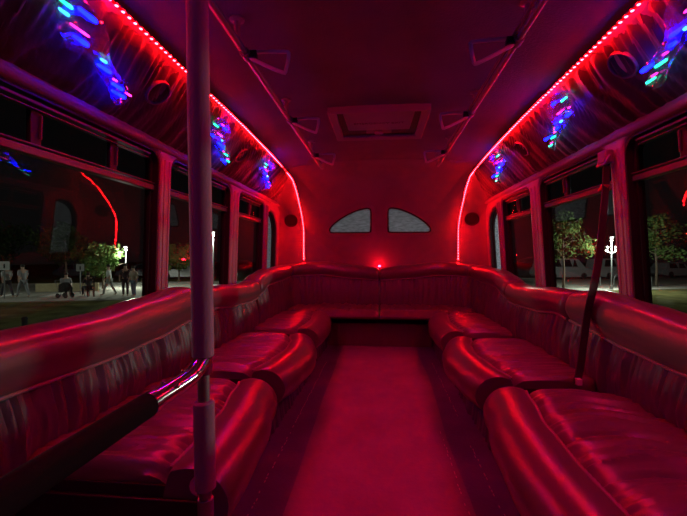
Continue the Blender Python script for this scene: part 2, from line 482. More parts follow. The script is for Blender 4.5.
# ------------------------------------------------------------------ red light tapes
def tape_path(s):
    P = [Vector((s * 0.868, y, 1.789)) for y in [0.45 + 0.1 * k for k in range(20)]]
    pts = [(0.868, 2.4, 1.789), (0.878, 2.9, 1.786), (0.890, 3.3, 1.782), (0.903, 3.6, 1.775)]
    for z in [1.755, 1.725, 1.68, 1.62, 1.55, 1.47, 1.38, 1.28, 1.18, 1.08, 0.98, 0.90]:
        x = 0.908 + 0.012 * min(1, (1.755 - z) / 0.2)
        pts.append((x, surf(x, z) - 0.014, z))
    c = catmull(pts, 4, False)
    return P + [Vector((s * x, y, z)) for x, y, z in c]
def resample(P, step):
    out = [P[0].copy()]; acc = 0.0
    for a, b in zip(P, P[1:]):
        L = (b - a).length; d = step - acc
        while d <= L:
            out.append(a + (b - a) * (d / L)); d += step
        acc = (acc + L) % step
    return out
for s in (-1, 1):
    P = tape_path(s)
    root = empty('light_tape', P[0], 'string of red lights along ceiling edge and back corner on ' + side[s], 'light strip', 'red light tapes')
    def facing(p):
        t = min(1, max(0, (p.y - 3.3) / 0.9)); u = min(1, max(0, (1.76 - p.z) / 0.25))
        a = Vector((s * .10, -.12, -.98)); b = Vector((s * .15, -.75, -.65)); c = Vector((-s * .05, -.99, 0))
        return (a.lerp(b, t) if u <= 0 else b.lerp(c, u) if t >= 1 else a.lerp(b, t).lerp(c, u)).normalized()
    rp = resample(P, 0.03); rows = []
    for i, p in enumerate(rp):
        tg = (rp[min(i + 1, len(rp) - 1)] - rp[max(i - 1, 0)]).normalized(); n_ = facing(p); n_ = (n_ - tg * n_.dot(tg)).normalized(); c_ = tg.cross(n_)
        rows.append([p + c_ * .0045 + n_ * .0005, p + c_ * .0045 - n_ * .002, p - c_ * .0045 - n_ * .002, p - c_ * .0045 + n_ * .0005])
    mb = MB(); mb.rows(rows); mb.build('tape', M['tape'], root, smooth=False)
    rows = []
    for i, p in enumerate(rp):
        tg = (rp[min(i + 1, len(rp) - 1)] - rp[max(i - 1, 0)]).normalized(); n_ = facing(p); n_ = (n_ - tg * n_.dot(tg)).normalized(); c_ = tg.cross(n_)
        rows.append([p + c_ * .009 - n_ * .0025, p + c_ * .009 - n_ * .006, p - c_ * .009 - n_ * .006, p - c_ * .009 - n_ * .0025])
    mb = MB(); mb.rows(rows); mb.build('channel', M['plastic'], root, smooth=False)
    pts = resample(P, 0.0325)
    proto = None; rest = MB(); made = 0
    for i, p in enumerate(pts):
        n_ = facing(p); q = p + n_ * .001
        if p.y > 1.05 and made < 100:
            made += 1
            if proto is None:
                me = bpy.data.meshes.new('bulb'); b = MB(); b.sphere((0, 0, 0), 0.0060, 10, 6, (1, 1, .36)); me.from_pydata(b.v, [], b.f)
                me.materials.append(M['led']); proto = bpy.data.objects.new('bulb', me); COL.objects.link(proto); proto.parent = root; d = proto
            else:
                d = proto.copy(); COL.objects.link(d)
            d.location = q - Vector(root.location); d.rotation_euler = n_.to_track_quat('Z', 'Y').to_euler()
        else:
            qq = n_.to_track_quat('Z', 'Y'); b = MB(); b.sphere((0, 0, 0), 0.0060, 8, 5, (1, 1, .36)); o_ = len(rest.v)
            rest.v += [tuple(q + qq @ Vector(v)) for v in b.v]; rest.f += [tuple(o_ + k for k in f) for f in b.f]
    rest.build('bulb_run', M['led'], root)['kind'] = 'stuff'

# ------------------------------------------------------------------ lit bows
def bow(s, y0, pal, label, seed):
    rnd = random.Random(seed)
    base = Vector(cove_pt(s, 0.22, y0, 0.03))
    root = empty('light_bow', base, label, 'light', 'lit film bows on the gathered panels')
    t0 = .25 if s < 0 else .20
    tdir = lambda u: (t0 + 0.44 * u, y0 + 0.44 * u)
    N = 26; rows = []
    wid = [(0, 0.035), (0.12, 0.075), (0.3, 0.072), (0.62, 0.030), (0.74, 0.030), (0.9, 0.055), (1, 0.03)]
    ax = (Vector(cove_pt(s, .71, y0 + .44)) - Vector(cove_pt(s, .2, y0))).normalized()
    nrm = Vector((-s * 0.707, 0, -0.707)); cr = ax.cross(nrm).normalized()
    cen = lambda u: Vector(cove_pt(s, *tdir(u), 0.045 + 0.01 * math.sin(u * 9)))
    for i in range(N + 1):
        u = i / N; c = cen(u); wd = interp(wid, u); tw = 0.5 * math.sin(u * 7 + seed)
        a = cr * math.cos(tw) + nrm * math.sin(tw); b = nrm * math.cos(tw) - cr * math.sin(tw)
        rows.append([c + a * wd * math.cos(2 * math.pi * k / 14) + b * (0.010 + 0.006 * math.sin(3 * k + 9 * u)) * math.sin(2 * math.pi * k / 14) for k in range(14)])
    mb = MB(); mb.rows(rows); mb.build('film', M['film'], root)
    names = {'blue': 'blue_bulb', 'green': 'green_bulb', 'pink': 'pink_bulb', 'cyan': 'cyan_bulb'}
    for u, off, ln, c in pal:
        ctr = cen(u) + cr * off * interp(wid, u) + nrm * 0.006
        d = (ax + cr * s * 0.45).normalized(); ln *= 1.3
        rad = 0.0085 if c == 'blue' else 0.0055
        if c == 'pink': rad = 0.004
        pth = [ctr + d * ln * k for k in (-.5, -.42, -.1, .25, .42, .5)]
        mb = MB(); mb.tube(pth, [rad * .3, rad * .7, rad * .8, rad, rad * .8, rad * .3], 8)
        mb.build(names[c], M[c], root)
PL = [(0.03, 0.0, .04, 'green'), (0.15, -.5, .06, 'blue'), (0.22, .1, .06, 'pink'), (0.30, .3, .05, 'blue'), (0.07, .3, .03, 'cyan'), (0.56, -.3, .025, 'cyan'), (0.62, .1, .055, 'blue'), (0.74, -.2, .02, 'pink'), (0.80, 0, .05, 'blue'), (0.87, .25, .06, 'blue'), (0.93, -.4, .03, 'pink')]
PR = [(0.04, .1, .045, 'green'), (0.10, -.5, .02, 'pink'), (0.24, .0, .06, 'pink'), (0.20, -.6, .045, 'blue'), (0.16, .6, .03, 'blue'), (0.44, -.2, .02, 'cyan'), (0.50, .2, .05, 'blue'), (0.60, 0, .025, 'blue'), (0.68, .1, .02, 'pink'), (0.76, -.1, .045, 'green'), (0.84, .6, .05, 'blue'), (0.87, -.1, .025, 'pink'), (0.94, -.1, .04, 'green')]
bow(-1, 1.03, PL, "big glowing blue bow, nearest the camera above the padded pole's side windows", 1)
bow(-1, 2.07, PR, "blue and green lit bow half hidden behind the padded pole", 2)
bow(-1, 3.02, PL, "small blue lit bow by the back corner on the padded pole's side", 3)
bow(1, 1.10, PR, "blue and green lit bow cut by the frame edge above the hanging seat belt's side", 4)
bow(1, 1.93, PR, "blue, green and pink lit bow in the middle of the hanging seat belt's side", 5)
bow(1, 2.98, PR, "small lit bow by the back corner on the hanging seat belt's side", 6)

bow(-1, 0.05, PR, "added unseen lit bow over the padded rail, for violet fill", 7)  # unseen bow, added for violet fill on pole and rail
bow(1, 0.15, PL, "added unseen lit bow for violet fill, nearest the camera on the seat belt side", 8)  # second unseen bow, added for the same violet fill
# ------------------------------------------------------------------ speakers
def speaker(o, n, r, cover, label, group, rimm=None):
    root = empty('round_speaker', o, label, 'speaker', group)
    n = Vector(n).normalized(); o = Vector(o)
    mb = MB(); mb.lathe([(r * .80, -0.02), (r * 1.0, -0.02), (r * 1.02, 0.008), (r * .96, 0.017), (r * .86, 0.016), (r * .80, 0.004)], o, n, 28); mb.build('rim', rimm or M['plastic'], root)
    mb = MB(); mb.lathe([(r * .84, -.012), (r * .84, 0.004), (r * .6, 0.006 if cover is M['disc'] else -0.002), (r * .3, 0.008 if cover is M['disc'] else -0.008), (0.002, 0.009 if cover is M['disc'] else -.004)], o, n, 28); mb.build('grille', cover, root)
nn = lambda s: (-s * .707, 0, -.707)
speaker(cove_pt(-1, .42, 1.62, .010), nn(-1), .062, M['mesh'], "dark round speaker beside the big blue bow near the padded pole", 'speakers in the gathered panels')
speaker(cove_pt(-1, .44, 2.66, .010), nn(-1), .062, M['disc'], "reddish round speaker between the two far bows on the padded pole's side", 'speakers in the gathered panels')
speaker(cove_pt(1, .34, 1.60, .010), nn(1), .062, M['disc'], "reddish round speaker between the two near bows on the hanging seat belt's side", 'speakers in the gathered panels')
speaker(cove_pt(1, .40, 2.72, .010), nn(1), .062, M['disc'], "reddish round speaker between the two far bows on the hanging seat belt's side", 'speakers in the gathered panels')
for s in (-1, 1):
    x, z = 1.06, 1.385
    e = 0.03
    dx = (surf(x + e, z) - surf(x - e, z)) / (2 * e); dz = (surf(x, z + e) - surf(x, z - e)) / (2 * e)
    nv = Vector((s * dx, -1, dz)).normalized()
    speaker(Vector((s * x, surf(x, z), z)) + nv * 0.028, nv, .078, M['cone'], 'dark round speaker in the back corner wall on ' + side[s], 'speakers in the back corners', M['cone'])

# ------------------------------------------------------------------ ceiling rails and handles
for s in (-1, 1):
    x = s * 0.53; z = 1.768
    root = empty('ceiling_rail', (x, 0.8, z), 'steel grab rail under the ceiling on ' + side[s], 'grab rail', 'ceiling grab rails')
    mb = MB(); mb.tube([(x, 0.6, z), (x, 2.0, z), (x, 3.52, z)], 0.0125, 12); mb.tube([(x - .02, 0.6, z + .012), (x - .02, 3.5, z + .012)], 0.006, 6)
    mb.build('tube', M['steel'], root)
    for y in (0.72, 1.40, 2.15, 2.95, 3.50):
        zc = lin(sorted((p[0], p[1]) for p in PROF[3:]), 0.53)
        mb = MB(); mb.lathe([(0.028, zc - z + .004), (0.028, zc - z - .006), (0.012, zc - z - .012), (0.012, 0)], (x, y, z), (0, 0, 1), 14)
        mb.build('bracket', M['steel'], root)
    for i, (y, w_) in enumerate(((1.50, 'nearest the camera'), (2.25, 'second from the camera'), (3.05, 'last, by the back wall'))):
        r = empty('strap_hanger', (x, y, z), 'triangular grab handle, ceiling rail of %s, %s' % (side[s], w_), 'handle', 'triangular grab handles')
        d = -s
        tri = [(x + d * .015, y, z - .012), (x + d * .035, y, z + .006), (x + d * .155, y + .01, z + .008), (x + d * .172, y + .012, z - .004), (x + d * .160, y + .015, z - .062), (x + d * .146, y + .013, z - .074), (x + d * .05, y + .004, z - .032)]
        mb = MB(); mb.tube(catmull(tri, 3), 0.0078, 8, wrap=True); mb.build('loop', M['loop'], r)
        mb = MB(); mb.tube([(x, y - .022, z), (x, y + .022, z)], 0.020, 12); mb.build('collar', M['plastic'], r)
        mb = MB(); mb.box(min(x + d * .01, x + d * .045), max(x + d * .01, x + d * .045), y - .012, y + .012, z - .018, z + .012); mb.build('clip', M['black'], r, bevel=.004)

# ------------------------------------------------------------------ roof hatch
root = empty('roof_hatch', (0, 2.6, 1.86), 'tray shaped roof hatch with a raised lip in the middle of the ceiling', 'roof hatch')
def hatch_ring(mb, ro, ri, z0, z1, slope=0.0):
    (a0, a1, b0, b1), (c0, c1, e0, e1) = ro, ri
    O = [(a0, b0), (a1, b0), (a1, b1), (a0, b1)]; I = [(c0, e0), (c1, e0), (c1, e1), (c0, e1)]
    mb.rows([[(*p, z1), (p[0], p[1], z0), (*q, z0 + slope), (*q, z1)] for p, q in zip(O, I)], True, False, True)
mb = MB(); hatch_ring(mb, (-.315, .315, 2.32, 2.885), (-.265, .265, 2.36, 2.845), 1.822, 1.872, 0.012); mb.build('frame', M['plate'], root, bevel=.006)
mb = MB(); mb.box(-.27, .27, 2.35, 2.85, 1.852, 1.866); mb.build('tray', M['black'], root, smooth=False)
mb = MB()
mb.quadbox([(-.225, 2.362, 1.838), (.225, 2.362, 1.838), (.215, 2.70, 1.838), (-.215, 2.70, 1.838), (-.225, 2.362, 1.853), (.225, 2.362, 1.853), (.215, 2.70, 1.853), (-.215, 2.70, 1.853)])
mb.build('panel', M['plate'], root, bevel=.01)
mb = MB(); mb.box(-.09, .09, 2.70, 2.79, 1.846, 1.856); mb.build('latch_plate', M['plastic'], root, bevel=.004)
mb = MB(); mb.lathe([(0.03, 0), (0.034, .008), (.03, .018), (.004, .02)], (0, 2.75, 1.846), (0, 0, -1), 16); mb.build('latch_knob', M['plate'], root)
fc = bpy.data.curves.new('lettering', 'FONT'); fc.body = 'EMERGENCY EXIT'; fc.size = 0.042; fc.align_x = 'CENTER'; fc.extrude = 0.0006
ft = bpy.data.objects.new('lettering', fc); COL.objects.link(ft); bpy.context.view_layer.update()
fm = bpy.data.meshes.new_from_object(ft.evaluated_get(bpy.context.evaluated_depsgraph_get())); bpy.data.objects.remove(ft)
fo = bpy.data.objects.new('lettering', fm); COL.objects.link(fo); fo.data.materials.clear(); fo.parent = root; fo.location = (0, 0.02 - .05, 1.8372 - 1.86); fo.rotation_euler = (math.pi, 0, 0); fo.data.materials.append(mat('dark lettering', (0.12, 0.05, 0.06), 0.6))

# ------------------------------------------------------------------ backrests
TOP = [(0.5, .735), (1.3, .737), (1.6, .763), (1.9, .788), (2.06, .768), (2.3, .764), (2.85, .738), (2.98, .750), (3.2, .797), (3.45, .832), (4.0, .846), (4.15, .852), (4.62, .885), (5.0, .85), (5.35, .80)]
PIP = [(0.5, .58), (1.35, .568), (1.6, .58), (1.9, .608), (2.06, .618), (2.2, .632), (2.5, .606), (2.85, .598), (2.97, .604), (3.12, .640), (3.32, .692), (3.7, .702), (4.2, .725), (4.62, .728), (5.0, .69), (5.32, .672)]
RAD = 0.30; YC = 4.12
QC = YC + RAD * math.pi / 2
QE = QC + (1.0 - RAD)
def bpath(s, q):
    if q <= YC: return Vector((s * 1.0, q, 0)), Vector((-s, 0, 0))
    if q <= QC:
        a = (q - YC) / RAD
        return Vector((s * (1.0 - RAD + RAD * math.cos(a)), YC + RAD * math.sin(a), 0)), Vector((-s * math.cos(a), -math.sin(a), 0))
    return Vector((s * (1.0 - RAD - (q - QC)), YC + RAD, 0)), Vector((0, -1, 0))
def backrest(s, q0, q1, label, seed, name='backrest'):
    p0, n0 = bpath(s, (q0 + q1) / 2)
    root = empty(name, (p0.x, p0.y, 0.36), label, 'backrest', 'upholstered backrests')
    st = 0.0065; n = int((q1 - q0) / st)
    rows = []
    for i in range(n + 1):
        q = q0 + 0.003 + (q1 - q0 - 0.006) * i / n
        p, nv = bpath(s, q); zp = interp(PIP, q)
        fr = []
        nz = 13
        for j in range(nz + 1):
            t = j / nz; z = 0.345 + (zp + 0.012 - 0.345) * t
            amp = 0.030 * (0.55 + 0.45 * t)
            u = q * 21 + 0.35 * noise(q * 4 + t * 2, seed) * (1 - t)
            d = 0.02 * (1 - t) + 0.022 * math.sin(math.pi * min(1, t * 1.02)) + amp * (fold(u, seed + 3) - 0.25) + .005 * noise2(q * 60, t * 4, seed)
            ed = min(q - q0, q1 - q); d -= 0.02 * max(0, 1 - ed / 0.03) ** 2
            fr.append(p + nv * d + Vector((0, 0, z)))
        bk = [p + nv * -0.07 + Vector((0, 0, zp + .01)), p + nv * -0.07 + Vector((0, 0, 0.345))]
        rows.append(fr + bk)
    mb = MB(); mb.rows(rows); mb.build('gathered_panel', M['ruche'], root)
    # bolster
    rows = []; n = int((q1 - q0) / 0.025)
    qs = [q0 + .004, q0 + .008, q0 + .016, q0 + .03] + [q0 + .03 + (q1 - q0 - .06) * i / n for i in range(1, n)] + [q1 - .03, q1 - .016, q1 - .008, q1 - .004]
    for q in qs:
        p, nv = bpath(s, q); zp = interp(PIP, q); zt = interp(TOP, q)
        h = zt - zp
        pr = [(0.0, zp - .004), (.030, zp + .12 * h), (.048, zp + .40 * h), (.040, zt - .26 * h), (.014, zt - .06 * h), (-.045, zt), (-.105, zt - .05 * h), (-.14, zt - .3 * h), (-.14, zp + .1 * h), (-.09, zp - .004)]
        pr = catmull(pr, 3)
        cd = sum(a for a, b in pr) / len(pr); cz = sum(b for a, b in pr) / len(pr)
        ed = min(q - q0, q1 - q); k = 1 - 0.32 * max(0, 1 - ed / 0.03) ** 2.2
        k2 = 1 + 0.012 * noise(q * 7, seed)
        rows.append([p + nv * (cd + (d - cd) * k * k2) + Vector((0, 0, cz + (z - cz) * k)) for d, z in pr])
    mb = MB(); mb.rows(rows); mb.build('bolster', M['bolster'], root)
    path = []; rr = []; i = 0; q = q0 + .01
    while q < q1 - .01:
        p, nv = bpath(s, q); path.append(p + nv * 0.018 + Vector((0, 0, interp(PIP, q)))); rr.append(0.006 + (0.0016 if i % 2 else 0)); q += .011; i += 1
    mb = MB(); mb.tube(path, rr, 8); mb.build('piping', M['piping'], root)
sd = {-1: "padded pole side", 1: "seat belt side"}
for s in (-1, 1):
    backrest(s, 0.45 if s < 0 else .62, 2.07, 'gathered backrest with a smooth leather roll, nearest the camera on the ' + sd[s], 20 + s)
    backrest(s, 2.08, 3.02, 'gathered backrest with a smooth leather roll, middle of the three along the ' + sd[s], 30 + s)
    backrest(s, 3.03, 4.16, 'gathered backrest leading into the back corner on the ' + sd[s], 40 + s)
    backrest(s, 4.17, QE + 0.002, 'half of the back bench backrest on the ' + sd[s], 50 + s)

# ------------------------------------------------------------------ seat cushions
XF = {'A': [(.5, .385), (.8, .372), (1.05, .370), (1.3, .385), (1.55, .425), (1.7, .45)],
      'B': [(1.8, .44), (2.0, .405), (2.25, .380), (2.45, .40), (2.6, .44), (2.7, .46)],
      'C': [(2.85, .45), (3.1, .43), (3.3, .425), (3.6, .455), (3.8, .49)]}
def cushion(s, key, y0, y1, label, seed, xback=0.975):
    xf = XF[key]
    root = empty('seat_cushion', (s * 0.7, (y0 + y1) / 2, 0.2), label, 'seat cushion', 'leather bench cushions')
    W = 0.175
    def endk(y, rnd=0.05): return max(0, 1 - min(y - y0, y1 - y) / rnd)
    # smooth front roll
    ys = [y0, y0 + .004, y0 + .012, y0 + .025, y0 + .045]
    n = int((y1 - y0) / .03); ys += [y0 + .045 + (y1 - y0 - .09) * i / n for i in range(1, n)]
    ys += [y1 - .045, y1 - .025, y1 - .012, y1 - .004, y1]
    rows = []
    for y in ys:
        f = interp(xf, y); g = f + W
        pr = [(g, .380), (g - .02, .395), (g - .065, .402), (f + .060, .390), (f + .020, .358), (f, .312), (f + .010, .266), (f + .042, .232), (f + .10, .218), (g + .02, .220), (g + .02, .30)]
        pr = catmull(pr, 3); cx = f + W * .6; cz = .30; e = endk(y, .035); k = 1 - .07 * e ** 2
        rows.append([(s * (cx + (x - cx) * k), y, cz + (z - cz) * k) for x, z in pr])
    mb = MB(); mb.rows(rows); mb.build('front_roll', M['bolster'], root)
    # pleated top panel
    rows = []; n = int((y1 - y0) / .007); nx = 16
    for i in range(n + 1):
        y = y0 + .010 + (y1 - y0 - .020) * i / n
        g = interp(xf, y) + W; e = endk(y, .035)
        fr = []
        for j in range(nx + 1):
            t = j / nx; x = g + .002 + (xback - g) * t
            sk = y + .035 * noise(t * 2.2, seed) + .02 * t * s * 0
            ph = (sk - y0) / ((y1 - y0) / max(3, round((y1 - y0) / .23)))
            pl = abs(math.sin(math.pi * ph)) ** .24
            z = .362 + .044 * pl * (1 - .25 * abs(2 * t - 1) ** 3) + .008 * noise2(sk * 34, t * 1.6, seed + 4) * (.4 + .6 * pl) + .006 * noise2(sk * 85, t * 2.6, seed + 8)
            if t < .12: z -= .022 * (1 - t / .12) ** 1.5; z += .010 * noise(y * 55, seed + 6) * (t / .12) * (1 - t / .12) * 2
            z -= .030 * e ** 2.2
            fr.append((s * x, y, z))
        rows.append(fr + [(s * xback, y, .30), (s * g, y, .30)])
    mb = MB(); mb.rows(rows); mb.build('pleated_top', M['leather'], root)
    mb = MB(); rows = []
    for i in range(13):
        y = y0 + .001 + (y1 - y0 - .002) * i / 12; g = interp(xf, y) + W
        rows.append([(s * (g - .02), y, .215), (s * xback, y, .215), (s * xback, y, .345), (s * (g + .005), y, .345)])
    mb.rows(rows); mb.build('cushion_side', M['side'], root, smooth=False)
    path = []; rr = []; y = y0 + .02; i = 0
    while y < y1 - .02:
        path.append((s * (interp(xf, y) + W), y, .386 - .015 * endk(y, .035) ** 2)); rr.append(.0065 if i % 2 else .0045); y += .010; i += 1
    mb = MB(); mb.tube(path, rr, 7); mb.build('piping', M['piping'], root)
for s in (-1, 1):
    cushion(s, 'A', 0.945 if s < 0 else .58, 1.675, 'leather bench cushion nearest the camera on the ' + sd[s], 60 + s)
    cushion(s, 'B', 1.80, 2.69, 'middle leather bench cushion with a bulging front on the ' + sd[s], 64 + s)
    cushion(s, 'C', 2.87, 3.80, 'leather bench cushion running into the back corner on the ' + sd[s], 68 + s)

def back_cushion(s, label, seed):
    root = empty('seat_cushion', (s * .45, 4.1, 0.2), label, 'seat cushion', 'leather bench cushions')
    x0, x1 = .006, .985; yf, yb = 3.83, 4.40
    front = lambda x: yf - .10 * max(0, (x - .42) / .2) ** 2 if x < .60 else yf - .02
    rows = []; n = 120; ny = 16
    for i in range(n + 1):
        x = x0 + (x1 - x0) * i / n; y0 = (yf if x < .44 else yf - .02)
        e = max(0, 1 - (x - x0) / .03)
        fr = []
        for j in range(ny + 1):
            t = j / ny; y = y0 + .14 + (yb - y0 - .14) * t
            u = x * 14
            z = .392 + .012 * noise2(x * 26, t * 2, seed) + .008 * noise2(x * 60, t * 4, seed + 3) - .02 * e ** 2
            z += -.02 * max(0, 1 - t / .12)
            fr.append((s * x, y, z))
        rows.append(fr + [(s * x, yb, .3), (s * x, y0 + .14, .3)])
    mb = MB(); mb.rows(rows); mb.build('pleated_top', M['leather'], root)
    rows = []
    for i in range(41):
        x = x0 + (.60 - x0) * i / 40; y0 = yf - .055 * max(0, (x - .40) / .2) ** 2
        tuft = -.012 * math.exp(-((x - .30) / .018) ** 2) - .016 * max(0, 1 - (x - x0) / .03)
        pr = catmull([(y0 + .145, .372), (y0 + .12, .395 + tuft), (y0 + .06, .402 + tuft), (y0 + .018, .37 + tuft), (y0 - tuft, .338), (y0 + .012, .318), (y0 + .05, .305), (y0 + .145, .305)], 3)
        rows.append([(s * x, y, z) for y, z in pr])
    mb = MB(); mb.rows(rows); mb.build('front_roll', M['bolster'], root)
    for xx in (.27, .30, .335):
        mb = MB(); mb.sphere((s * xx, yf + .055, .398), .010, 10, 6, (1, 1, .6)); mb.build('button', M['piping'], root)
back_cushion(-1, "half of the back bench seat nearer the padded pole's side", 80)
back_cushion(1, "half of the back bench seat nearer the hanging seat belt's side", 82)

# benches under the cushions
for s in (-1, 1):
    y0 = 0.965 if s < 0 else .55
    rows = []; n = 420
    for i in range(n + 1):
        y = y0 + (3.96 - y0) * i / n
        f = .558 - .018 * fold(y * 24, 70 + s) - .012 * noise(y * 2.1, 5 + s)
        f2 = f + .012
        rows.append([(s * f, y, 0.0), (s * (f2), y, .10), (s * f2, y, .186), (s * 1.13, y, .186), (s * 1.13, y, 0.0)])
    root = empty('bench_base', (s * .85, 2.2, 0), 'dark pleated bench base under the cushions on the ' + sd[s], 'bench base', 'bench bases')
    mb = MB(); mb.rows(rows); mb.build('pleated_skirt', M['kick'], root)
    mb = MB(); mb.box(min(s * .64, s * 1.12), max(s * .64, s * 1.12), y0 + .02, 3.9, .187, .213); mb.build('seat_board', M['black'], root, smooth=False)
    if s < 0:
        mb = MB(); mb.box(-1.14, -.44, .935, .96, 0.0, .315); mb.build('end_panel', M['black'], root, bevel=.004)
rows = []
for i in range(161):
    x = -.545 + 1.09 * i / 160
    f = 4.02 - .010 * fold(x * 20, 90)
    rows.append([(x, f, 0), (x, f, .24), (x, 4.5, .24), (x, 4.5, 0)])
root = empty('bench_base', (0, 4.2, 0), 'dark bench base across the back under the rear seat', 'bench base', 'bench bases')
mb = MB(); mb.rows(rows); mb.build('pleated_skirt', mat('dark red vinyl skirt', (.13, .11, .12), .5, bump=.1), root)

# accent light tucked behind the middle of the back bench
root = empty('accent_light', (0, 4.585, .79), 'small red accent light behind the middle of the back bench', 'light')
mb = MB(); mb.lathe([(.02, 0), (.024, .02), (.02, .03)], (0, 4.585, .79), (0, 0, 1), 16); mb.build('housing', M['plastic'], root)
mb = MB(); mb.sphere((0, 4.585, .825), .016, 12, 8); mb.build('lens', emit('red accent', (1, .003, .012), 260), root)

# ------------------------------------------------------------------ padded pole with grab rail
PX, PY = -.364, .78
root = empty('grab_pole', (PX, PY, 0), 'floor to ceiling pole in grey foam sleeves with a chrome elbow and black padded rail', 'pole')
def pp(z): return (PX - .016 * (z - .6), PY, z)
mb = MB(); mb.tube([pp(z) for z in (0.0, .5, 1.0, 1.86)], .0125, 14); mb.build('pole_tube', M['steel'], root)
mb = MB(); mb.tube([pp(.733), pp(.737), pp(1.2), pp(1.80), pp(1.804)], [.018, .0228, .0235, .0228, .018], 20); mb.build('upper_sleeve', M['foam'], root)
mb = MB(); mb.tube([pp(.45), pp(.454), pp(.55), pp(.636), pp(.640)], [.018, .0222, .0222, .0222, .018], 20); mb.build('lower_sleeve', M['foam'], root)
mb = MB(); mb.tube([pp(0.0), pp(.012), pp(.016), pp(.43)], [.045, .045, .018, .0165], 18); mb.build('foot', M['steel'], root)
zr = .706
mb = MB(); mb.tube(catmull([(PX - .002, PY + .004, zr + .028), (PX - .002, PY - .006, zr + .020), (PX - .003, PY - .04, zr + .004), (PX - .003, PY - .09, zr), (PX - .003, PY - .185, zr)], 4, False), .0175, 16)
mb.tube([pp(zr - .008), pp(zr + .034)], .019, 16)
mb.tube([(PX - .003, PY - .18, zr), (PX - .003, PY - .196, zr)], .0205, 16)
el = mb.build('elbow', M['chrome'], root)
for dx, dz, yy in ((.016, .010, PY - .05), (.016, .010, PY - .13), (-.012, .014, PY - .13), (-.012, .015, PY - .06)):
    mb = MB(); mb.sphere((PX - .003 + dx, yy, zr + dz), .0045, 8, 5); mb.build('bolt', M['chrome'], el)
mb = MB(); mb.tube([(PX - .003, PY - .194, zr), (PX - .003, PY - .198, zr), (PX - .002, .35, zr), (PX, -.25, zr)], [.016, .020, .020, .020], 16); mb.build('rail_sleeve', M['dfoam'], root)
mb = MB(); mb.tube([pp(.375), (PX - .02, PY + .02, .375), (PX - .05, .86, .375)][:1] + [(PX - .006, PY + .006, .372), (PX - .075, .925, .372)], .011, 12); mb.build('wall_bracket', M['chrome'], root)
mb = MB(); mb.tube([(PX - .074, .915, .372), (PX - .080, .936, .372)], .028, 16); mb.build('flange', M['chrome'], root)

# ------------------------------------------------------------------ hanging seat belt
root = empty('seat_belt', (1.12, 2.0, 1.42), 'dark seat belt hanging from the window pillar over the bench backrest', 'seat belt')
bp = catmull([(1.125, 2.0, 1.40), (1.095, 1.957, 1.25), (1.018, 1.86, .965), (.948, 1.772, .82), (.932, 1.79, .70), (.908, 1.777, .575), (.88, 1.75, .46), (.853, 1.725, .402)], 5, False)
def strap(pts, hw, th):
    rows = []
    for p in pts: 
        x, y, z = p
        a = Vector((.86, .51, 0)) * hw; b = Vector((-.51, .86, 0)) * th
        c = Vector(p); rows.append([c - a - b, c + a - b, c + a + b, c - a + b])
    m_ = MB(); m_.rows(rows); return m_
strap(bp, .027, .0018).build('webbing', M['web'], root)
mb = MB(); mb.box(1.098, 1.14, 1.965, 2.035, 1.405, 1.47); mb.build('anchor', M['plastic'], root, bevel=.008)
mb = MB(); mb.tube([(1.10, 1.965, 1.40), (1.10, 2.035, 1.40), (1.118, 2.035, 1.44), (1.118, 1.965, 1.44)], .006, 8, wrap=True); mb.build('ring', M['steel'], root)
mb = MB(); mb.quadbox([(1.065, 1.955, 1.265), (1.11, 1.975, 1.265), (1.105, 1.985, 1.265), (1.06, 1.965, 1.265), (1.085, 1.955, 1.30), (1.13, 1.975, 1.30), (1.125, 1.985, 1.30), (1.08, 1.965, 1.30)]); mb.build('tongue', M['buckle'], root, bevel=.005)
mb = MB(); mb.box(.845, .865, 1.70, 1.725, .400, .425); mb.build('care_tag', M['white'], root)

exec_ext = True
# ------------------------------------------------------------------ outside: ground, road
G = -1.3
M['grass'] = mat('night grass', (.10, .098, .04), .9, bump=1.0, bscale=6, var=.5, vscale=1.2, spec=0.0)
M['road'] = mat('pale asphalt', (.30, .29, .25), .85, bump=.2, bscale=30, var=.15, vscale=.6, spec=0.0)
M['walk'] = mat('concrete walk', (.36, .35, .31), .85, var=.1, spec=0.0)
M['beige'] = mat('beige block wall', (.42, .36, .22), .8, var=.1, spec=0.0)
M['pole'] = mat('galvanised pole', (.18, .19, .19), .4, metal=.3)
M['darkpost'] = mat('dark post', (.025, .025, .025), .7, spec=0.1)
M['bark'] = mat('bark', (.10, .075, .05), .9, bump=.6)
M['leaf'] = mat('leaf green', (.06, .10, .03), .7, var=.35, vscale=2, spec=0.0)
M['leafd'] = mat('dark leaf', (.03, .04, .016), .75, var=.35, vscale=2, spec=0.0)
M['cw'] = mat('white car paint', (.6, .6, .6), .25, coat=.5)
M['cd'] = mat('dark car paint', (.04, .04, .05), .25, coat=.5)
M['cg'] = mat('silver car paint', (.22, .23, .24), .3, coat=.5)
M['tyre'] = mat('tyre', (.015, .015, .015), .8)
M['cglass'] = mat('car glass', (.01, .012, .014), .08, spec=.8)
M['skin'] = mat('skin', (.45, .28, .2), .6)
M['lamp'] = emit('lamp lens', (.92, 1, .95), 30)
M['sky'] = M['darkpost']
UA = Vector((.9605, .278, 0)); VA = Vector((-.278, .9605, 0)); O0 = Vector((0, 22.9, 0))
def rd(u, v, z=0): return O0 + UA * u + VA * v + Vector((0, 0, G + z))
mb = MB(); mb.box(-90, 90, -30, 130, G - .2, G); o = mb.build('ground', M['grass'], smooth=False); o['kind'] = 'structure'
def slab(u0, u1, v0, v1, z0, z1):
    m_ = MB(); m_.quadbox([rd(u0, v0, z0), rd(u1, v0, z0), rd(u1, v1, z0), rd(u0, v1, z0), rd(u0, v0, z1), rd(u1, v0, z1), rd(u1, v1, z1), rd(u0, v1, z1)]); return m_
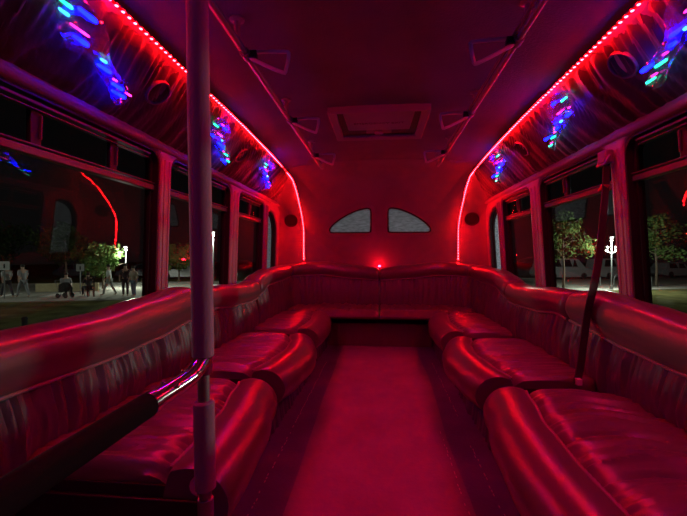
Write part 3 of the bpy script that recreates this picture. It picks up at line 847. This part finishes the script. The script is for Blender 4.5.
slab(-60, 60, 1.0, 11, -.1, .012).build('road', M['road'], smooth=False)['kind'] = 'structure'
slab(-60, 60, -.9, .8, -.1, .03).build('pavement', M['walk'], smooth=False)['kind'] = 'structure'
slab(-60, 60, 11.3, 13.2, -.1, .03).build('pavement', M['walk'], smooth=False)['kind'] = 'structure'
for k, u in enumerate((-24, -21.5, -19)):
    slab(u, u + .5, 1.6, 3.8, .012, .018).build('road_marking', mat('white road paint', (.7, .7, .66), .7), smooth=False)['kind'] = 'structure'

def street_lamp(x, y, h, label, power, heads=1, size=.11, z=G, spot=None):
    root = empty('street_lamp', (x, y, z), label, 'street lamp', 'street lamps in the car park' if spot is None else None)
    mb = MB(); mb.tube([(x, y, z), (x, y, z + .3), (x, y, z + .32), (x, y, z + h)], [.10, .09, .045, .035], 12); mb.build('post', M['pole'], root)
    offs = [(0, 0)] if heads == 1 else [(-.0, .0), (-.30, -.66), (.30, -.66)]
    for dx, dz in offs:
        mb = MB(); mb.lathe([(.05, .0), (size * 1.25, .16), (size * 1.3, .19), (.03, .26)], (x + dx, y, z + h + dz + .12), (0, 0, 1), 16); hd = mb.build('hood', M['pole'], root)
        mb = MB(); mb.sphere((x + dx, y, z + h + dz + .08), size * .8, 12, 8, (1, 1, .7)); mb.build('lens', M['lamp'], root)
        if (dx, dz) != (0, 0):
            mb = MB(); mb.tube([(x, y, z + h + dz - .1), (x + dx, y, z + h + dz)], .03, 8); mb.build('arm', M['pole'], root)
    ld = bpy.data.lights.new('bulb_light', 'POINT'); ld.energy = power; ld.shadow_soft_size = .15; ld.color = (.93, 1, .93)
    lo = bpy.data.objects.new('bulb_light', ld); COL.objects.link(lo); lo.parent = root; lo.location = (0, -.35, h - .2)
    return root
street_lamp(-17.8, 25.1, 2.6, 'glowing street lamp rising from behind the lit tree past the people', 1100)
street_lamp(-11.0, 24.2, 3.55, 'tall street lamp seen just past the padded pole', 600)
street_lamp(9.0, 5.5, 3.4, 'street lamp out of frame beside the bus on the seat belt side', 520)
street_lamp(-9.5, 6.0, 3.4, 'added unseen lamp beside the bus, brightening panes on the padded pole side', 110)  # added lamp, never in view: brightens the misted corner pane
street_lamp(-26.0, 12.0, 4.5, 'added unseen lamp across the grass, brightening the people and signs', 1400)  # added fill lamp, never in view: lights signs and people from the front
street_lamp(3.0, 11.0, 3.4, 'street lamp behind the bus lighting the small rear panes', 250)
street_lamp(15.2, 26.7, 3.2, 'street lamp with three bright heads seen beside the hanging seat belt', 1700, 3, .10)

# ------------------------------------------------------------------ trees
def tree(x, y, h, cr, label, m, seed, n=1500, leaf=.16):
    rnd = random.Random(seed)
    root = empty('tree', (x, y, G), label, 'tree', 'trees around the car park')
    mb = MB(); mb.tube([(x, y, G), (x + .03, y, G + h * .25), (x - .04, y, G + h * .5), (x, y, G + h * .85)], [.09, .07, .055, .02], 8)
    for k in range(9):
        a = rnd.random() * 6.28; z = G + h * (.4 + .05 * k); L = cr * rnd.uniform(.5, .9)
        mb.tube([(x, y, z), (x + math.cos(a) * L * .5, y + math.sin(a) * L * .5, z + L * .3), (x + math.cos(a) * L, y + math.sin(a) * L, z + L * .45)], [.035, .022, .008], 6)
    mb.build('trunk', M['bark'], root)
    mb = MB()
    cl = [(Vector((rnd.gauss(0, .42) * cr, rnd.gauss(0, .42) * cr, h * rnd.uniform(.42, .95))), cr * rnd.uniform(.22, .42)) for _ in range(26)]
    for _ in range(n):
        c, r = rnd.choice(cl); v = Vector((rnd.gauss(0, 1), rnd.gauss(0, 1), rnd.gauss(0, .8))).normalized() * r * rnd.uniform(.6, 1)
        p = c + v + Vector((x, y, G)); a = Vector((rnd.gauss(0, 1), rnd.gauss(0, 1), rnd.gauss(0, 1))).normalized(); b = a.orthogonal().normalized()
        s_ = leaf * rnd.uniform(.6, 1.2); i = len(mb.v)
        mb.v += [tuple(p - a * s_), tuple(p + b * s_ * .45), tuple(p + a * s_), tuple(p - b * s_ * .45)]; mb.f.append((i, i + 1, i + 2, i + 3))
    mb.build('crown', m, root, smooth=False)
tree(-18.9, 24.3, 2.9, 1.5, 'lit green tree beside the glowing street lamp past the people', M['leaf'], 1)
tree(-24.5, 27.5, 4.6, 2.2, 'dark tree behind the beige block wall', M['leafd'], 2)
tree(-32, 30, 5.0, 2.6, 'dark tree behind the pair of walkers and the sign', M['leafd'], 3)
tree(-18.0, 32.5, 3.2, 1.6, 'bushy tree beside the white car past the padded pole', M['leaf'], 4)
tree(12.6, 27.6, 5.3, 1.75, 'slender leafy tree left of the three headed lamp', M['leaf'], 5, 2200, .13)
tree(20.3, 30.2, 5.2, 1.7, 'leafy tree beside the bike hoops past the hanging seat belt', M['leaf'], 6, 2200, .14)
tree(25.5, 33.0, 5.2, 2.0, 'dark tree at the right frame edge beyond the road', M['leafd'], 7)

# ------------------------------------------------------------------ cars
def car(x, y, rz, L, Wd, H, paint, label, van=False):
    root = empty('car', (x, y, G + .01), label, 'car', 'cars parked beyond the road')
    root.rotation_euler = (0, 0, 0)
    c_, s_ = math.cos(rz), math.sin(rz)
    T = lambda p: (x + p[0] * c_ - p[1] * s_, y + p[0] * s_ + p[1] * c_, G + .01 + p[2])
    h1 = H * .58
    low = catmull([(-L / 2, .28), (-L / 2 + .03, h1 * .95), (-L * .32, h1), (0, h1), (L * .25, h1), (L / 2 - .12, h1 * .82), (L / 2, .5), (L / 2 - .03, .26), (0, .22)], 3)
    mb = MB(); mb.rows([[T((px * k, wy, .3 + (pz - .3) * k2)) for px, pz in low] for wy, k, k2 in ((-Wd / 2, .97, .88), (-Wd / 2 + .07, 1, 1), (Wd / 2 - .07, 1, 1), (Wd / 2, .97, .88))]); mb.build('body', paint, root)
    if van: cab = [(-L * .48, h1 - .05), (-L * .47, H - .04), (L * .15, H), (L * .24, H - .08), (L * .36, h1 - .06)]
    else: cab = [(-L * .45, h1 - .05), (-L * .36, H - .06), (-L * .05, H), (L * .06, H - .04), (L * .24, h1 - .06)]
    mb = MB(); mb.rows([[T((px, wy * (1 - .22 * (pz - h1) / (H - h1)), pz)) for px, pz in cab] for wy in (-Wd / 2 + .04, Wd / 2 - .04)]); mb.build('cabin', paint, root, bevel=.05)
    zz = (h1 + .06, H - .12)
    spans = ((-.40, -.16), (-.13, .06), (.09, .17)) if van else ((-.36, -.14), (-.11, .07))
    for a, b in spans:
        for sg in (-1, 1):
            yw = lambda z: sg * ((Wd / 2 - .04) * (1 - .22 * (z - h1) / (H - h1)) + .006)
            yi = lambda z: yw(z) - sg * .02
            sl = .05 * L
            q = [(a * L + (0 if van else .03 * L), zz[0]), (b * L + .02 * L, zz[0]), (b * L - .01 * L, zz[1]), (a * L + .05 * L, zz[1])]
            mb = MB(); mb.quadbox([T((px, yi(pz), pz)) for px, pz in q] + [T((px, yw(pz), pz)) for px, pz in q]); mb.build('side_window', M['cglass'], root, smooth=False)
    for px in (-L * .31, L * .31):
        for sg in (-1, 1):
            mb = MB(); o_ = Vector(T((px, sg * (Wd / 2 - .16), .33))); ax = Vector(T((px, sg * Wd, .33))) - o_
            mb.lathe([(.05, -.02), (.30, 0), (.33, .03), (.33, .15), (.29, .18), (.19, .18), (.17, .165), (.02, .17)], o_, ax, 18); mb.build('wheel', M['tyre'], root)
    for sg in (-1, 1):
        mb = MB(); mb.sphere(T((L / 2 - .06, sg * Wd * .36, h1 * .75)), .11, 10, 6, (.6, .9, .6)); mb.build('headlight', M['white'], root)
car(-19.4, 36.0, R(17), 4.5, 1.8, 1.55, M['cw'], 'white hatchback seen just before the padded pole')
car(-31.0, 37.0, R(17), 4.6, 1.8, 1.5, M['cd'], 'dark car behind the beige block wall')
car(-24.4, 37.0, R(190), 4.6, 1.8, 1.5, M['cd'], 'dark car behind the lit tree')
car(17.6, 39.0, R(15), 5.2, 2.0, 2.0, M['cg'], 'silver van behind the slender leafy tree', True)
car(23.2, 40.2, R(15), 5.2, 2.0, 2.0, M['cg'], 'grey van behind the three headed lamp', True)
car(31.0, 43.5, R(15), 4.7, 1.85, 1.6, M['cg'], 'grey car beyond the bike hoops')
car(37.0, 45.0, R(195), 4.7, 1.85, 1.6, M['cd'], 'dark car at the right frame edge')

# ------------------------------------------------------------------ people
def skin_obj(name, V, Eg, rad, m, parent, sub=1):
    bm = bmesh.new(); lay = bm.verts.layers.skin.verify()
    vs = []
    for i, (p, r) in enumerate(zip(V, rad)):
        v = bm.verts.new(p); v[lay].radius = (r, r) if not isinstance(r, tuple) else r; v[lay].use_root = (i == 0); vs.append(v)
    for a, b in Eg: bm.edges.new((vs[a], vs[b]))
    me = bpy.data.meshes.new(name); bm.to_mesh(me); bm.free(); me.materials.append(m)
    o = bpy.data.objects.new(name, me); COL.objects.link(o); o.parent = parent
    sk = o.modifiers.new('skin', 'SKIN'); sk.use_smooth_shade = True
    sb = o.modifiers.new('smooth', 'SUBSURF'); sb.levels = sub; sb.render_levels = sub
    return o
CL = {}
def cloth(c):
    if c not in CL: CL[c] = mat('cloth', c, .8)
    return CL[c]
def person(x, y, rz, pose, shirt, trou, hair, label, h=1.7, z=G):
    root = empty('person', (x, y, z + .03), label, 'person', 'people outside on the pavement')
    k = h / 1.7
    c_, s_ = math.cos(rz), math.sin(rz)
    st = {'walk': .26, 'stride': .34, 'stand': .04, 'sit': 0}[pose]
    hz = .90 if pose != 'sit' else .48
    J = {'pel': (0, 0, hz), 'sp': (.01, 0, hz + .2), 'ch': (.03, 0, hz + .40), 'nk': (.04, 0, hz + .55), 'hd': (.06, 0, hz + .64), 'top': (.06, 0, hz + .76)}
    for sg, n_ in ((1, 'l'), (-1, 'r')):
        J['sh' + n_] = (.03, sg * .18, hz + .47)
        if pose == 'sit':
            J['el' + n_] = (.08, sg * .24, hz + .22); J['wr' + n_] = (.28, sg * .16, hz + .14); J['ha' + n_] = (.36, sg * .14, hz + .13)
            J['hp' + n_] = (.02, sg * .10, hz - .02); J['kn' + n_] = (.42, sg * .13, hz + .02); J['an' + n_] = (.40, sg * .12, .07); J['to' + n_] = (.56, sg * .13, .03)
        else:
            f = st * sg
            J['el' + n_] = (-f * .4, sg * .25, hz + .20); J['wr' + n_] = (-f * .7 + .10, sg * .25, hz - .02); J['ha' + n_] = (-f * .8 + .13, sg * .24, hz - .11)
            J['hp' + n_] = (0, sg * .09, hz - .06); J['kn' + n_] = (f * .6 + .04, sg * .10, .48); J['an' + n_] = (f * 1.15 - .03, sg * .10, .08); J['to' + n_] = (f * 1.15 + .13, sg * .11, .035)
    P = {a: (k * (b[0] * c_ - b[1] * s_), k * (b[0] * s_ + b[1] * c_), k * b[2]) for a, b in J.items()}
    RD = {'pel': .125, 'sp': .115, 'ch': .135, 'nk': .055, 'hd': .088, 'top': .07, 'sh': .065, 'el': .045, 'wr': .032, 'ha': .035, 'hp': .085, 'kn': .058, 'an': .040, 'to': .035}
    def sub(keys, eg, grow, name, m):
        V = [P[a] for a in keys]; rr = [k * (RD.get(a) or RD[a[:2]]) + grow for a in keys]; ix = {a: i for i, a in enumerate(keys)}
        return skin_obj(name, V, [(ix[a], ix[b]) for a, b in eg], rr, m, root)
    keys = ['pel', 'sp', 'ch', 'nk', 'hd', 'top'] + [a + n_ for n_ in 'lr' for a in ('sh', 'el', 'wr', 'ha', 'hp', 'kn', 'an', 'to')]
    eg = [('pel', 'sp'), ('sp', 'ch'), ('ch', 'nk'), ('nk', 'hd'), ('hd', 'top')]
    for n_ in 'lr': eg += [('ch', 'sh' + n_), ('sh' + n_, 'el' + n_), ('el' + n_, 'wr' + n_), ('wr' + n_, 'ha' + n_), ('pel', 'hp' + n_), ('hp' + n_, 'kn' + n_), ('kn' + n_, 'an' + n_), ('an' + n_, 'to' + n_)]
    sub(keys, eg, 0, 'body', M['skin'])
    sub(['sp', 'pel', 'ch', 'shl', 'ell', 'shr', 'elr'], [('pel', 'sp'), ('sp', 'ch'), ('ch', 'shl'), ('shl', 'ell'), ('ch', 'shr'), ('shr', 'elr')], .018, 'shirt', cloth(shirt))
    sub(['pel', 'hpl', 'knl', 'anl', 'hpr', 'knr', 'anr'], [('pel', 'hpl'), ('hpl', 'knl'), ('knl', 'anl'), ('pel', 'hpr'), ('hpr', 'knr'), ('knr', 'anr')], .016, 'trousers', cloth(trou))
    mb = MB(); t = Vector(P['top']); bk = Vector((-c_, -s_, 0)) * .02 * k
    mb.sphere(Vector(root.location) + t + bk + Vector((0, 0, -.01 * k)), .10 * k, 12, 8, (1, 1, .95)); mb.build('hair', cloth(hair), root)
    return root
GY = (.22, .23, .24); DK = (.03, .03, .035); WH = (.62, .66, .62); JN = (.12, .17, .25); HR = (.02, .015, .01)
person(-20.0, 18.6, R(160), 'stride', (.3, .31, .3), DK, HR, 'walker in a pale top and dark trousers under the near sign')
person(-19.2, 18.75, R(165), 'walk', GY, GY, HR, 'walker in grey beside the sign, second from the frame edge', 1.75)
person(-17.25, 19.35, R(-30), 'sit', GY, DK, HR, 'seated person in grey beside the dark pushchair')
person(-16.15, 19.65, R(150), 'sit', DK, DK, HR, 'crouching person in black beside the dark pushchair')
person(-15.25, 20.1, R(200), 'walk', WH, (.25, .27, .25), HR, 'person in a white shirt walking alone near the lit tree', 1.72)
person(-14.0, 19.7, R(-60), 'stand', DK, DK, HR, 'person in black, on the left of the standing trio', 1.78)
person(-13.4, 19.55, R(-100), 'stand', (.35, .3, .22), JN, HR, 'person in a tan top and jeans in the middle of the trio', 1.66)
person(-12.85, 19.8, R(-120), 'stand', (.5, .42, .3), JN, (.2, .14, .07), 'person in a cream top and jeans, on the right of the trio', 1.66)
# stools and pushchair for the seated group
for (x, y, r, lb) in ((-17.3, 19.37, 0, 'low dark stool under the seated person in grey'), (-16.1, 19.62, 0, 'low dark stool under the crouching person in black')):
    root = empty('camp_stool', (x, y, G + .03), lb, 'stool', 'camp stools')
    mb = MB(); mb.box(x - .17, x + .17, y - .17, y + .17, G + .36, G + .40); mb.build('seat', M['darkpost'], root, bevel=.01)
    for a in (-1, 1):
        for b in (-1, 1):
            mb = MB(); mb.tube([(x + a * .15, y + b * .15, G + .03), (x + a * .12, y + b * .12, G + .37)], .014, 6); mb.build('leg', M['darkpost'], root)
x, y = -16.60, 18.6
root = empty('pushchair', (x, y, G + .03), 'dark pushchair between the two seated people', 'pushchair')
mb = MB(); mb.rows([[(x - .25 + dx, y + dy, G + .35 + dz) for dx, dz in ((0, 0), (.34, .02), (.46, .30), (.30, .52), (.02, .40))] for dy in (-.2, .2)]); mb.build('seat', M['darkpost'], root, bevel=.03)
mb = MB(); mb.tube([(x - .2, y - .2, G + .4), (x - .42, y - .2, G + .95), (x - .42, y + .2, G + .95), (x - .2, y + .2, G + .4)], .015, 6); mb.build('handle', M['pole'], root)
for a in (-.24, .2):
    for b in (-.22, .22):
        mb = MB(); mb.lathe([(.02, -.02), (.12, -.02), (.13, 0), (.12, .02), (.02, .02)], (x + a, y + b, G + .16), (0, 1, 0), 14); mb.build('wheel', M['tyre'], root)

# ------------------------------------------------------------------ signs, posts, wall, hoops
def sign(x, y, h, wd, ht, label, m, rz=R(40)):
    root = empty('sign_post', (x, y, G), label, 'sign', 'signs by the pavement')
    mb = MB(); mb.tube([(x, y, G), (x, y, G + h)], .03, 8); mb.build('post', M['pole'], root)
    c_, s_ = math.cos(rz), math.sin(rz)
    pl = rrect(-wd / 2, wd / 2, 0, ht, .04)
    mb = MB(); mb.rows([[(x + a * c_ + d * s_, y + a * s_ - d * c_, G + h - ht + b + .02) for a, b in pl] for d in (.03, .05)]); p = mb.build('sign_plate', m, root)
    mb = MB(); mb.rows([[(x + a * c_ + d * s_, y + a * s_ - d * c_, G + h - ht * .75 + b) for a, b in ((-.03, 0), (.03, 0), (.03, ht * .5), (-.03, ht * .5))] for d in (.048, .056)]); mb.build('sign_mark', M['darkpost'], p, smooth=False)
sign(-19.5, 18.0, 1.95, .42, .45, 'white sign on a post beside the two walkers', mat('sign white', (.75, .8, .8), .5))
sign(-17.7, 20.9, 1.75, .4, .42, 'dull grey sign on a post behind the seated people', mat('sign grey', (.25, .25, .25), .5))
mb = MB(); a, b = Vector((-21.4, 21.7, G)), Vector((-18.0, 22.7, G)); d = Vector((-.06, .2, 0))
mb.quadbox([a, b, b + d, a + d] + [p + Vector((0, 0, .52)) for p in (a, b, b + d, a + d)]); tag(mb.build('block_wall', M['beige'], bevel=.02), 'low beige block wall between the walkers and the seated people', 'wall')['kind'] = 'thing'
for (x, y, h, r, lb, m) in ((-9.95, 9.76, .55, .07, 'short dark post standing in the grass', 'darkpost'), (-15.9, 19.3, 1.15, .035, 'thin dark bollard nearer the seated people', 'darkpost'), (-15.62, 19.4, 1.15, .035, 'thin dark bollard nearer the person in white', 'darkpost'), (-12.42, 19.9, .95, .04, 'pale bollard right of the standing trio', 'pole')):
    root = empty('bollard', (x, y, G), lb, 'bollard', 'bollards by the pavement')
    mb = MB(); mb.tube([(x, y, G), (x, y, G + h - .03), (x, y, G + h)], [r, r, r * .6], 12); mb.build('post', M[m], root)
    mb = MB(); mb.tube([(x, y, G + h * .85), (x, y, G + h * .92)], r * 1.15, 12); mb.build('collar', M['darkpost'], root)
for (x, y, lb) in ((15.4, 28.9, 'steel bike hoop behind the hanging seat belt'), (17.2, 29.4, 'steel bike hoop left of the window pillar'), (19.5, 29.9, 'steel bike hoop right of the window pillar')):
    mb = MB(); pts = [(x - .35, y - .1, G)] + [(x - .35 * math.cos(R(a)), y - .1 * math.cos(R(a)), G + .55 + .35 * math.sin(R(a))) for a in range(0, 181, 18)] + [(x + .35, y + .1, G)]
    mb.tube(pts, .03, 8); tag(mb.build('bike_hoop', M['pole']), lb, 'bike rack', 'bike hoops')
